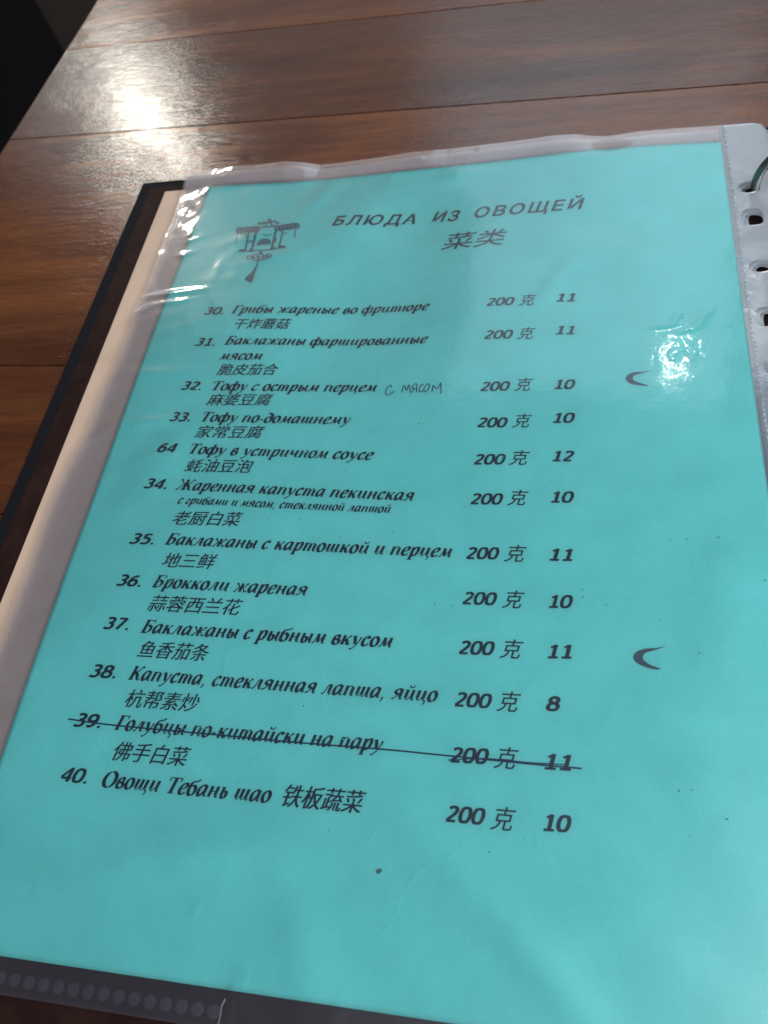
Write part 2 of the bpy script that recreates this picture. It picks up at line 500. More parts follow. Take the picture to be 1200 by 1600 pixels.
def tabletop():
    c, s = math.cos(TA), math.sin(TA)
    seams = [-640, -566, -476, -394, -308, -238, -165, -95.4, 59.6, 142.5, 226, 309, 395, 480, 560]
    V, Fc, board = [], [], []
    r = random.Random(5)
    for i in range(len(seams) - 1):
        y0, y1 = seams[i] + .10, seams[i + 1] - .10
        xl, xr = -138.5, 239.0
        bid = (r.uniform(0, 40), r.uniform(0, 40), r.uniform(-1, 1.6))
        ch = .38
        n = 150
        xs = np.linspace(xl, xr, n)
        rag = [[r.uniform(-.16, .16) if r.random() < .5 else 0 for _ in range(n)] for _ in range(2)]
        dz = r.uniform(-.04, .04)
        prof = [(y0, -30), (y0, -.6), (y0 + ch, 0), (y1 - ch, 0), (y1, -.6), (y1, -30)]
        base = len(V)
        for j, x in enumerate(xs):
            for k, (y, z) in enumerate(prof):
                yy = y + (rag[0][j] if k in (1, 2) else rag[1][j] if k in (3, 4) else 0)
                e_ = 0.0
                xx = x
                if z > -1 and j in (0, n - 1):
                    z -= 2.2
                if j in (1, n - 2):
                    xx = xs[0] + 2.5 if j == 1 else xs[-1] - 2.5
                V.append((xx * c - yy * s, xx * s + yy * c, TABLE_Z + z + dz)); board.append(bid)
        P = len(prof)
        for j in range(n - 1):
            for k in range(P):
                a = base + j * P + k; b = base + j * P + (k + 1) % P
                Fc.append((a, a + P, b + P, b))
        Fc.append(tuple(base + k for k in range(P)))
        Fc.append(tuple(base + (n - 1) * P + k for k in reversed(range(P))))
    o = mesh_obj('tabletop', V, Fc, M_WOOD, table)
    at = o.data.attributes.new('board', 'FLOAT_COLOR', 'POINT')
    at.data.foreach_set('color', np.array([(*b, 1) for b in board], 'f').ravel())
    return o

tabletop()

# ------------------------------------------------------------------ ring binder
binder = empty('ring_binder', (.1, -.15, -.009))
tag(binder, 'open dark ring binder with black rim lying on the wooden table', 'binder')


def slab(name, x0, y0, x1, y1, z0, z1, mat, parent, r=1.0, holes=None):
    """box with rounded upper edges"""
    V, Fc = [], []
    rings = [(0, z0), (0, z1 - r), (r * .3, z1 - r * .3), (r, z1)]
    for (d, z) in rings:
        V += [(x0 + d, y0 + d, z), (x1 - d, y0 + d, z), (x1 - d, y1 - d, z), (x0 + d, y1 - d, z)]
    for k in range(3):
        for i in range(4):
            j = (i + 1) % 4
            Fc.append((k * 4 + i, k * 4 + j, k * 4 + 4 + j, k * 4 + 4 + i))
    Fc.append((12, 13, 14, 15)); Fc.append((3, 2, 1, 0))
    o = mesh_obj(name, V, Fc, mat, None)
    o.data.transform(Matrix.Translation((-binder.location.x, -binder.location.y, -binder.location.z)))
    o.parent = parent
    return o

slab('cover', -38.8, -324, 262, 14.2, -9.0, -5.1, M_BLACK, binder, .9)
slab('lining', -33.2, -318, 257, 8.8, -5.08, -4.75, M_LINING, binder, .2)
slab('endpaper', -24.6, -293, 205, 5.2, -4.74, -4.5, M_CREAM, binder, .1)
slab('ring_rail', 240, -290, 254, -8, -4.74, -1.0, M_STEEL, binder, .9)


def tube(name, pts, r, mat, parent, n=14):
    pts = [Vector(p) for p in pts]
    V, Fc = [], []
    up = Vector((0, 1, 0))
    for i, p in enumerate(pts):
        d = (pts[min(i + 1, len(pts) - 1)] - pts[max(i - 1, 0)]).normalized()
        a = d.cross(up).normalized(); b = d.cross(a).normalized()
        for k in range(n):
            t_ = 2 * math.pi * k / n
            V.append(p + a * (r * math.cos(t_)) + b * (r * math.sin(t_)))
    for i in range(len(pts) - 1):
        for k in range(n):
            j = (k + 1) % n
            Fc.append((i * n + k, i * n + j, i * n + n + j, i * n + n + k))
    o = mesh_obj(name, [tuple(v) for v in V], Fc, mat, None, True)
    o.data.transform(Matrix.Translation(-binder.location))
    o.parent = parent
    return o

HOLE_Y = [-28.2, -43.9, -68.5, -91.8, -113.5, -148, -182.5, -204.2, -227.5, -251.6, -268.5]
for hy in (HOLE_Y[0], HOLE_Y[4], HOLE_Y[6], HOLE_Y[10]):
    pts = []
    for k in range(33):
        a = math.radians(205 - k * 230 / 32)
        pts.append((238 + 19.0 * math.cos(a), hy - .8, 2.5 + 16.5 * math.sin(a)))
    tube('ring', pts, 1.6, M_STEEL, binder)

# ------------------------------------------------------------------ the menu page
def grid_obj(name, xs, ys, zf, mat, parent=None, xmap=None):
    X, Y = np.meshgrid(xs, ys)
    if xmap is not None:
        X = xmap(X, Y)
    Z = zf(X, Y)
    V = np.stack([X.ravel(), Y.ravel(), Z.ravel()], 1)
    nx, ny = len(xs), len(ys)
    Fc = [(j * nx + i, j * nx + i + 1, (j + 1) * nx + i + 1, (j + 1) * nx + i) for j in range(ny - 1) for i in range(nx - 1)]
    return mesh_obj(name, V, Fc, mat, parent, True)

page = grid_obj('menu_page', np.linspace(0, 210, 141), np.linspace(-297, 0, 199), H, M_PAPER)
so = page.modifiers.new('thickness', 'SOLIDIFY'); so.thickness = .00009; so.offset = -1
tag(page, 'turquoise paper menu page printed in Russian and Chinese inside the clear sleeve', 'menu page')
INK_Z = .13


def on_page(verts2d, dz=0.0):
    v = np.asarray(verts2d, float)
    z = H(v[:, 0], v[:, 1]) + INK_Z + dz
    return np.c_[v, z]


def catmull(P, n=6):
    P = [np.array(p, float) for p in P]
    if len(P) < 3:
        return P
    closed = np.allclose(P[0], P[-1])
    out = []
    N = len(P)
    for i in range(N - 1):
        p0 = P[i - 1] if i > 0 else (P[-2] if closed else 2 * P[0] - P[1])
        p3 = P[i + 2] if i + 2 < N else (P[1] if closed else 2 * P[-1] - P[-2])
        p1, p2 = P[i], P[i + 1]
        for k in range(n):
            t_ = k / n
            out.append(.5 * (2 * p1 + (p2 - p0) * t_ + (2 * p0 - 5 * p1 + 4 * p2 - p3) * t_ ** 2 + (3 * p1 - p0 - 3 * p2 + p3) * t_ ** 3))
    out.append(P[-1])
    return out


def ribbon(P, wfun):
    """a pen stroke: list of points -> vertices and quads; wfun(angle, parameter) is the full width"""
    P = [np.array(p, float) for p in P]
    V, Q = [], []
    n = len(P)
    closed = np.allclose(P[0], P[-1])
    for i in range(n):
        if closed and i in (0, n - 1): d = P[1] - P[-2]
        else: d = P[min(i + 1, n - 1)] - P[max(i - 1, 0)]
        a = math.atan2(d[1], d[0])
        nrm = np.array([-math.sin(a), math.cos(a)])
        w = wfun(a, i / max(1, n - 1)) / 2
        V += [P[i] + nrm * w, P[i] - nrm * w]
        if i: Q.append((2 * i - 2, 2 * i - 1, 2 * i + 1, 2 * i))
    return V, Q


# bold italic book letters, drawn upright in units of x-height = 100 and slanted later
TH, TN, NIB = 32.0, 11.0, math.radians(22)


def nib(a, u):
    return TN + (TH - TN) * abs(math.sin(a - NIB)) ** 1.35


def thin(a, u): return 9.0
def stem(a, u): return 29.5
def taper(a, u): return 8 + 9 * abs(2 * u - 1)
def ball(a, u): return 12 + 8 * max(0, 1 - u * 3.2)


def ell(cx, cy, rx, ry):
    return ('c', [(cx + rx * math.cos(math.radians(k)), cy + ry * math.sin(math.radians(k))) for k in range(70, 70 + 361, 30)])


def st(x, y0, y1, dx=0):  return ('s', [(x, y1), (x + dx, y0)])
def entry(x, y=99):       return ('t', [(x - 13, y - 10), (x - 3, y - 1)])
def exit_(x):             return ('x', [(x, 24), (x + 3, 7), (x + 11, 4), (x + 20, 15)])
def foot(x, w=20, y=4):   return ('f', [(x - w, y), (x + w, y)])


GL = {}
def G(ch, adv, *st_): GL[ch] = (adv, list(st_))

G('а', 98, ('c', [(70, 92), (44, 97), (18, 72), (12, 34), (26, 5), (44, 10), (66, 46)]), st(75, 22, 98, -4), exit_(71))
G('б', 88, ell(42, 43, 32, 42), ('c', [(11, 50), (14, 92), (32, 118), (62, 124), (88, 142)]))
G('в', 84, ('c', [(18, 50), (24, 82), (46, 97), (62, 84), (56, 62), (34, 54), (60, 50), (74, 30), (62, 6), (38, 3), (19, 18), (18, 50)]))
G('г', 70, ('b', [(12, 78), (24, 94), (48, 92), (60, 88)]), ('c', [(60, 90), (50, 58), (22, 38), (20, 10), (40, 4), (62, 20)]))
G('д', 88, ell(42, 43, 32, 42), ('c', [(76, 40), (76, 84), (60, 118), (30, 136), (8, 128)]))
G('е', 78, ('c', [(16, 46), (48, 54), (68, 74), (60, 96), (38, 94), (18, 68), (13, 32), (28, 5), (50, 4), (70, 22)]))
G('ж', 138, st(72, 2, 98, -4), ('b', [(10, 86), (22, 96), (38, 66), (66, 52)]), ('B', [(8, 12), (20, 4), (36, 34), (66, 52)]),
  ('b', [(132, 86), (118, 96), (102, 66), (74, 52)]), ('x', [(74, 52), (100, 36), (112, 6), (136, 16)]))
UU = [entry(22), st(24, 20, 98, -4), ('t', [(20, 24), (28, 6), (44, 10), (74, 50)]), st(79, 22, 98, -4), exit_(75)]
G('и', 103, *UU)
G('й', 103, *UU, ('m', [(30, 140), (42, 122), (64, 122), (80, 142)]))
G('к', 94, entry(22), st(24, 2, 98, -5), ('B', [(86, 88), (74, 94), (56, 66), (26, 50)]), ('s', [(34, 54), (56, 44), (66, 12)]), ('x', [(64, 14), (70, 4), (80, 6), (90, 18)]))
G('л', 96, ('B', [(4, 12), (14, 5), (30, 34), (48, 94)]), ('t', [(46, 95), (74, 95)]), st(72, 22, 98, -4), exit_(68))
G('м', 122, ('B', [(4, 12), (12, 5), (26, 40), (38, 94)]), ('s', [(38, 98), (54, 12)]), ('t', [(54, 8), (98, 96)]), st(99, 22, 98, -4), exit_(95))
G('н', 104, entry(22), st(24, 2, 98, -5), ('t', [(24, 52), (76, 54)]), st(80, 22, 98, -4), exit_(76))
G('о', 86, ell(43, 50, 32, 48))
G('п', 104, entry(22), st(24, 2, 98, -5), ('t', [(20, 52), (42, 88), (62, 96), (76, 86)]), ('s', [(80, 86), (77, 22)]), exit_(76))
G('р', 92, entry(22), st(24, -44, 98, -6), ('c', [(24, 60), (46, 94), (70, 94), (78, 60), (64, 14), (44, 3), (24, 16)]), foot(18, 22, -42))
G('с', 74, ('c', [(62, 76), (56, 95), (36, 94), (16, 64), (14, 28), (30, 4), (50, 6), (68, 24)]), ('m', [(63, 82), (58, 74)]))
G('т', 140, entry(22), st(24, 2, 98, -5), ('t', [(20, 52), (40, 88), (56, 96), (66, 86)]), ('s', [(70, 86), (66, 2)]),
  ('t', [(66, 52), (84, 88), (102, 96), (112, 86)]), ('s', [(116, 86), (113, 22)]), exit_(112))
G('у', 90, ('t', [(2, 86), (14, 96)]), ('s', [(17, 98), (32, 54), (42, 14)]), ('b', [(80, 88), (76, 60), (52, 0), (20, -38), (4, -34)]), ('m', [(4, -32), (12, -38)]))
G('ф', 130, ('s', [(70, 138), (60, -44)]), ell(36, 48, 27, 44), ell(94, 48, 27, 44), foot(60, 22, -42), ('t', [(52, 128), (70, 138)]))
TAIL = lambda x: ('m', [(x, 6), (x + 10, -2), (x + 8, -22), (x - 4, -36)])
G('ц', 106, *UU[:4], ('x', [(75, 24), (78, 7), (88, 4), (98, 8)]), TAIL(88))
G('ч', 102, entry(20), ('s', [(21, 98), (20, 62)]), ('c', [(19, 66), (26, 46), (46, 44), (76, 62)]), st(80, 22, 98, -4), exit_(76))
SH = [entry(22), st(24, 20, 98, -4), ('t', [(20, 24), (28, 6), (42, 10), (66, 50)]), st(70, 20, 98, -4), ('t', [(66, 24), (74, 6), (90, 10), (112, 50)]), st(117, 22, 98, -4)]
G('ш', 141, *SH, exit_(113))
G('щ', 143, *SH, ('x', [(113, 24), (116, 7), (126, 4), (136, 8)]), TAIL(126))
SOFT = [entry(22), st(24, 16, 98, -4), ('c', [(20, 50), (44, 60), (62, 46), (58, 12), (38, 3), (19, 18)])]
G('ь', 80, *SOFT)
G('ы', 120, *SOFT, st(98, 22, 98, -4), exit_(94))
G('ю', 134, entry(22), st(24, 2, 98, -5), ('t', [(24, 50), (62, 50)]), ell(92, 50, 30, 48))
G('я', 100, st(78, 22, 98, -4), exit_(74), ('c', [(78, 94), (44, 98), (22, 76), (36, 54), (74, 50)]), ('B', [(4, 12), (14, 4), (34, 22), (52, 50)]))
CAPST = lambda x: [('S', [(x + 3, 140), (x - 3, 2)]), foot(x - 3, 25, 3.5), ('f', [(x - 20, 138.5), (x + 4, 138.5)])]
G('Г', 102, *CAPST(32), ('f', [(30, 137), (106, 137)]), ('m', [(106, 140), (101, 106)]))
G('Б', 116, *CAPST(32), ('f', [(30, 137), (108, 137)]), ('m', [(108, 140), (103, 110)]), ('c', [(32, 78), (66, 82), (94, 62), (90, 24), (62, 5), (30, 4)]))
G('Т', 120, ('S', [(68, 140), (60, 2)]), foot(60, 27, 3.5), ('f', [(14, 137), (124, 137)]), ('m', [(15, 140), (9, 106)]), ('m', [(124, 140), (118, 106)]))
G('Ж', 192, ('S', [(98, 140), (92, 2)]), foot(92, 24, 3.5), ('b', [(12, 126), (28, 138), (54, 94), (92, 76)]), ('B', [(4, 6), (22, 6), (48, 50), (92, 74)]),
  ('b', [(184, 126), (166, 138), (140, 94), (100, 76)]), ('s', [(104, 76), (138, 52), (152, 12)]), ('x', [(152, 14), (158, 4), (170, 4), (184, 12)]))
G('К', 128, *CAPST(32), ('b', [(122, 126), (106, 138), (78, 92), (34, 74)]), ('s', [(44, 78), (78, 56), (94, 12)]), ('x', [(92, 16), (100, 4), (112, 4), (126, 12)]))
G('О', 132, ('o', [(66 + 55 * math.cos(math.radians(k)), 70 + 70 * math.sin(math.radians(k))) for k in range(70, 431, 20)]))
G('-', 52, ('S', [(8, 42), (44, 42)]))
G(',', 44, ('m', [(18, 12), (24, 0), (18, -18), (8, -28)]), ('b', [(16, 10), (22, 2), (20, -4)]))
G(' ', 46)
# upright-stressed sans figures, 142 high
def D(ch, adv, *s_): GL['#' + ch] = (adv, list(s_))

D('0', 100, ('d', [(50, 132), (24, 122), (12, 71), (24, 20), (50, 10), (76, 20), (88, 71), (76, 122), (50, 132)]))
D('1', 100, ('d', [(56, 140), (56, 8)]), ('h', [(22, 112), (40, 122), (58, 136)]), ('h', [(18, 9), (92, 9)]))
D('2', 100, ('d', [(16, 118), (44, 132), (74, 122), (78, 92), (56, 58), (18, 14)]), ('h', [(14, 10), (88, 10)]))
D('3', 100, ('d', [(16, 124), (46, 133), (74, 120), (74, 92), (54, 76), (36, 74)]), ('d', [(40, 75), (66, 70), (82, 44), (68, 14), (38, 8), (12, 16)]))
D('4', 100, ('d', [(72, 140), (72, 2)]), ('h', [(70, 134), (40, 90), (10, 42)]), ('h', [(8, 37), (96, 37)]))
D('5', 100, ('h', [(28, 132), (84, 132)]), ('d', [(30, 136), (26, 76)]), ('d', [(24, 80), (54, 84), (80, 66), (80, 30), (56, 10), (14, 14)]))
D('6', 100, ('d', [(80, 128), (52, 126), (26, 100), (14, 52), (24, 20), (50, 9), (76, 20), (84, 46), (72, 74), (48, 80), (20, 62)]))
D('7', 100, ('h', [(14, 132), (90, 132)]), ('d', [(82, 130), (60, 72), (34, 4)]))
D('8', 100, ('d', [(50, 74), (24, 90), (24, 118), (50, 132), (76, 118), (76, 90), (50, 74)]), ('d', [(50, 76), (22, 62), (14, 36), (26, 14), (50, 9), (74, 14), (86, 36), (78, 62), (50, 76)]))
D('9', 100, ('d', [(78, 76), (50, 62), (24, 72), (16, 96), (26, 122), (50, 132), (76, 122), (86, 90), (76, 42), (52, 14), (20, 14)]))
D('.', 46, ('k', [(12, 13), (36, 13)]))
WF = {'c': nib, 's': stem, 't': thin, 'x': taper, 'f': thin, 'm': lambda a, u: 13 - 3 * u, 'b': ball, 'B': ball,
      'd': lambda a, u: 25 + 5 * abs(math.sin(a)), 'h': lambda a, u: 23.0, 'k': lambda a, u: 24.0,
      'S': lambda a, u: 33.0 if abs(math.sin(a)) > .3 else 17.0, 'o': lambda a, u: 8 + 30 * abs(math.sin(a - math.radians(14))) ** 1.4}
SLANT = .235


def serif_mesh(txt, x0, y0, x1, y1, xh, pre='', slant=SLANT):
    V, Q, Z = [], [], []
    pen = 0.0
    k = 0
    for ch in txt:
        adv, strokes = GL[pre + ch]
        for (kind, P) in strokes:
            P2 = catmull(P, 5) if len(P) > 2 else [np.array(P[0], float) * (1 - f) + np.array(P[1], float) * f for f in (0, .5, 1)]
            v, q = ribbon(P2, WF[kind])
            b = len(V)
            for p in v:
                V.append((pen + p[0] + slant * p[1], p[1])); Z.append(k * .004)
            Q += [tuple(b + i for i in f) for f in q]
            k = (k + 1) % 14
        pen += adv + (3 if pre else 8)
    V = np.array(V)
    V[:, 0] -= V[:, 0].min()
    # the measured end is the baseline end of the last letter
    L = math.hypot(x1 - x0, y1 - y0)
    fx = L / (V[:, 0].max() - slant * (120 if pre else 40))
    fy = xh / 100.0
    a = math.atan2(y1 - y0, x1 - x0)
    px, py = V[:, 0] * fx, V[:, 1] * fy
    out = np.c_[x0 + px * math.cos(a) - py * math.sin(a), y0 + px * math.sin(a) + py * math.cos(a)]
    P3 = on_page(out)
    P3[:, 2] += np.array(Z)
    return P3, Q


FONT_CACHE = {}


def font_mesh(txt, offset=0.0, spacing=1.0):
    key = (txt, offset, spacing)
    if key not in FONT_CACHE:
        c = bpy.data.curves.new('lettering', 'FONT')
        c.body = txt
        c.offset = offset
        c.space_character = spacing
        c.resolution_u = 4
        o = bpy.data.objects.new('lettering', c)
        col.objects.link(o)
        bpy.context.view_layer.update()
        me = bpy.data.meshes.new_from_object(o.evaluated_get(bpy.context.evaluated_depsgraph_get()))
        V = np.array([tuple(v.co) for v in me.vertices])[:, :2]
        Q = [tuple(p.vertices) for p in me.polygons]
        bpy.data.objects.remove(o); bpy.data.curves.remove(c); bpy.data.meshes.remove(me)
        FONT_CACHE[key] = (V, Q)
    return FONT_CACHE[key]


def print_mesh(txt, x0, y0, x1, y1, unit, slant, offset, spacing=1.0, height=None, drop=0.0):
    V, Q = font_mesh(txt, offset, spacing)
    V = V.copy()
    lo, hi = V[:, 1].min(), V[:, 1].max()
    if height:                                   # fit the ink to this height, standing on the line
        V[:, 1] = (V[:, 1] - lo) / (hi - lo) * height
    else:
        V[:, 1] *= unit
    w = V[:, 0].max() - V[:, 0].min()
    fx = math.hypot(x1 - x0, y1 - y0) / w
    px = (V[:, 0] - V[:, 0].min()) * fx + slant * V[:, 1]
    py = V[:, 1] + drop
    a = math.atan2(y1 - y0, x1 - x0)
    out = np.c_[x0 + px * math.cos(a) - py * math.sin(a), y0 + px * math.sin(a) + py * math.cos(a)]
    # faces wind either way in the font fill; make them face up
    Q2 = []
    for q in Q:
        p = out[list(q)]
        ar = sum(p[i - 1][0] * p[i][1] - p[i][0] * p[i - 1][1] for i in range(len(q)))
        Q2.append(q if ar > 0 else tuple(reversed(q)))
    return on_page(out), Q2


def double(P3, Q, d):
    """heavier upright strokes: the sign struck twice, a hair apart"""
    n = len(P3)
    B = P3.copy(); B[:, 0] += d; B[:, 2] += .012
    return np.r_[P3, B], list(Q) + [tuple(i + n for i in q) for q in Q]


ROWS = [
    ('head', 'БЛЮДА', 61.0, -31.7, 96.3, -32.6),
    ('head', 'ИЗ', 101.4, -32.5, 112.8, -33.0),
    ('head', 'ОВОЩЕЙ', 117.6, -32.5, 159.7, -33.2),
    ('cjkh', '菜类', 106.4, -48.3, 132.6, -50.1),
    ('num', '30.', 18.8, -80.7, 26.0, -81.1),
    ('ser', 'Грибы жареные во фритюре', 30.1, -80.8, 105.2, -80.8),
    ('cjk', '干炸蘑菇', 32.1, -89.1, 54.7, -88.8),
    ('num', '31.', 19.4, -96.7, 26.6, -97.0),
    ('ser', 'Баклажаны фаршированные', 31.1, -96.6, 106.3, -97.1),
    ('ser', 'мясом', 30.6, -103.9, 46.9, -104.0),
    ('cjk', '脆皮茄合', 31.1, -111.2, 54.5, -111.0),
    ('num', '32.', 19.4, -117.5, 26.4, -117.9),
    ('ser', 'Тофу с острым перцем', 31.5, -118.0, 90.9, -118.8),
    ('cjk', '麻婆豆腐', 30.5, -124.7, 54.9, -125.0),
    ('num', '33.', 18.8, -131.5, 25.9, -131.8),
    ('ser', 'Тофу по-домашнему', 30.9, -131.8, 83.9, -132.8),
    ('cjk', '家常豆腐', 29.8, -138.7, 54.8, -139.1),
    ('num', '64', 18.0, -144.9, 24.3, -145.1),
    ('ser', 'Тофу в устричном соусе', 30.0, -145.4, 93.7, -147.4),
    ('cjk', '蚝油豆泡', 29.8, -152.7, 54.3, -153.2),
    ('num', '34.', 17.4, -159.5, 24.9, -159.8),
    ('ser', 'Жаренная капуста пекинская', 29.0, -159.9, 108.6, -162.8),
    ('small', 'с грибами и мясом, стеклянной лапшой', 31.2, -165.3, 101.9, -167.3),
    ('cjk', '老厨白菜', 30.8, -173.3, 54.9, -173.4),
    ('num', '35.', 18.7, -180.6, 26.4, -180.8),
    ('ser', 'Баклажаны с картошкой и перцем', 31.1, -180.6, 122.0, -182.1),
    ('cjk', '地三鲜', 31.7, -188.7, 50.1, -188.8),
    ('num', '36.', 19.0, -195.5, 26.5, -195.7),
    ('ser', 'Брокколи жареная', 31.1, -195.6, 80.4, -196.2),
    ('cjk', '蒜蓉西兰花', 31.3, -203.6, 61.7, -203.4),
    ('num', '37.', 19.2, -209.9, 26.7, -210.0),
    ('ser', 'Баклажаны с рыбным вкусом', 31.7, -210.5, 107.8, -210.9),
    ('cjk', '鱼香茄条', 32.3, -218.2, 55.2, -218.1),
    ('num', '38.', 19.4, -224.9, 27.1, -224.9),
    ('ser', 'Капуста, стеклянная лапша, яйцо', 32.0, -224.9, 121.8, -225.6),
    ('cjk', '杭帮素炒', 32.4, -233.0, 55.7, -232.8),
    ('num', '39.', 19.2, -239.4, 26.8, -239.4),
    ('ser', 'Голубцы по-китайски на пару', 32.0, -239.4, 108.8, -239.5),
    ('cjk', '佛手白菜', 32.9, -248.0, 56.4, -247.4),
    ('num', '40.', 20.2, -254.4, 27.5, -254.5),
    ('ser', 'Овощи Тебань шао', 32.8, -254.8, 81.1, -254.9),
    ('cjkb', '铁板蔬菜', 83.5, -255.8, 106.1, -255.2),
    ('num', '200', 126.0, -81.0, 135.0, -81.2),
    ('ke', '克', 136.8, -81.8, 143.4, -81.8),
    ('num', '11', 150.1, -80.6, 155.7, -80.8),
    ('num', '200', 126.1, -96.7, 135.2, -97.0),
    ('ke', '克', 136.8, -97.7, 143.6, -97.7),
    ('num', '11', 150.2, -96.0, 155.6, -96.2),
    ('num', '200', 126.4, -119.8, 135.3, -119.9),
    ('ke', '克', 137.0, -120.2, 143.5, -120.2),
    ('num', '10', 150.2, -119.7, 156.0, -119.9),
    ('num', '200', 126.4, -134.7, 135.2, -134.9),
    ('ke', '克', 137.0, -135.1, 143.7, -135.1),
    ('num', '10', 150.1, -133.4, 156.0, -133.5),
    ('num', '200', 126.3, -149.2, 135.3, -149.2),
    ('ke', '克', 136.7, -149.5, 143.5, -149.4),
    ('num', '12', 150.2, -148.1, 155.9, -148.2),
    ('num', '200', 126.3, -163.8, 135.3, -163.8),
    ('ke', '克', 136.9, -164.1, 143.6, -164.0),
    ('num', '10', 150.1, -163.0, 156.0, -163.0),
    ('num', '200', 126.4, -182.5, 135.2, -182.4),
    ('ke', '克', 136.9, -183.1, 143.8, -183.1),
    ('num', '11', 150.1, -182.4, 155.7, -182.4),
    ('num', '200', 126.4, -196.9, 135.3, -196.9),
    ('ke', '克', 137.1, -197.7, 143.7, -197.6),
    ('num', '10', 150.3, -197.1, 156.0, -197.0),
    ('num', '200', 126.6, -211.8, 135.5, -211.7),
    ('ke', '克', 137.2, -212.5, 144.0, -212.3),
    ('num', '11', 150.3, -211.8, 155.8, -211.6),
    ('num', '200', 126.6, -226.4, 135.6, -226.4),
    ('ke', '克', 137.2, -227.1, 143.9, -226.9),
    ('num', '8', 150.2, -226.1, 153.1, -226.0),
    ('num', '200', 126.7, -241.0, 135.7, -240.8),
    ('ke', '克', 137.3, -241.7, 143.9, -241.5),
    ('num', '11', 150.2, -240.9, 155.9, -240.8),
    ('num', '200', 126.8, -255.4, 135.7, -255.4),
    ('ke', '克', 137.3, -256.4, 143.9, -256.1),
    ('num', '10', 150.3, -255.4, 156.1, -255.3),
]
title_V, title_Q = [], []
NAMES = {'num': 'dish_number', 'ser': 'dish_name', 'small': 'dish_note', 'cjk': 'dish_name_chinese', 'cjkb': 'dish_name_chinese', 'ke': 'weight_unit'}
for (k, txt, x0, y0, x1, y1) in ROWS:
    if k in ('head', 'cjkh'):
        if k == 'head': P3, Q = print_mesh(txt, x0, y0, x1 - 1.5, y1, 7.9, .24, .018, 1.22); P3, Q = double(P3, Q, .10)
        else: P3, Q = print_mesh(txt, x0, (y0 + y1) / 2, x1 - 3, (y0 + y1) / 2, 8.6, .30, 0, 1.0, 9.0); P3, Q = double(P3, Q, .16)
        b = len(title_V)
        title_V += P3.tolist(); title_Q += [tuple(b + i for i in q) for q in Q]
        continue
    if k == 'ser':
        P3, Q = serif_mesh(txt, x0, y0, x1, y1, 2.95)
    elif k == 'small':
        P3, Q = serif_mesh(txt, x0, y0, x1, y1, 2.15)
    elif k == 'num':
        P3, Q = serif_mesh(txt, x0, y0, x1, y1, 2.75, '#', .2)
    elif k == 'ke':
        y = (y0 + y1) / 2
        P3, Q = print_mesh(txt, x0 + .3, y, x1 - 1.3, y, 5, .26, 0, 1.0, 5.5)
        P3, Q = double(P3, Q, .07)
    else:
        y = (y0 + y1) / 2
        hgt = 5.3 if k == 'cjk' else 5.7
        P3, Q = print_mesh(txt, x0 + .2, y, x1 - 1.2, y, 5, .24, 0, 1.0, hgt)
        P3, Q = double(P3, Q, .15 if k == 'cjk' else .22)
    nm = NAMES[k]
    if k == 'num' and x0 > 140: nm = 'price'
    elif k == 'num' and x0 > 120: nm = 'weight'
    mesh_obj(nm, P3, Q, M_INK, page)
mesh_obj('page_title', title_V, title_Q, M_INK, page)


def strokes_obj(name, items, mat, dz=0.0):
    V, Q = [], []
    for n_, (w, P) in enumerate(items):
        P2 = catmull(P, 5) if len(P) > 2 else P
        v, q = ribbon(P2, lambda a, u: w)
        b = len(V)
        p3 = on_page(np.array(v), dz + (n_ % 20) * .004)
        V += p3.tolist(); Q += [tuple(b + i for i in f) for f in q]
    return mesh_obj(name, V, Q, mat, page)


def polys_obj(name, polys, mat, dz=0.0):
    import bmesh
    bm = bmesh.new()
    for n_, P in enumerate(polys):
        cl = catmull(list(P) + [P[0]], 4)[:-1]
        p3 = on_page(np.array(cl), dz + n_ * .004) * S
        f = bm.faces.new([bm.verts.new(p) for p in p3.tolist()])
        f.normal_update()
        if f.normal.z < 0: f.normal_flip()
    bmesh.ops.triangulate(bm, faces=bm.faces[:])
    me = bpy.data.meshes.new(name)
    bm.to_mesh(me); bm.free()
    me.materials.append(mat)
    o = bpy.data.objects.new(name, me)
    col.objects.link(o); o.parent = page
    return o

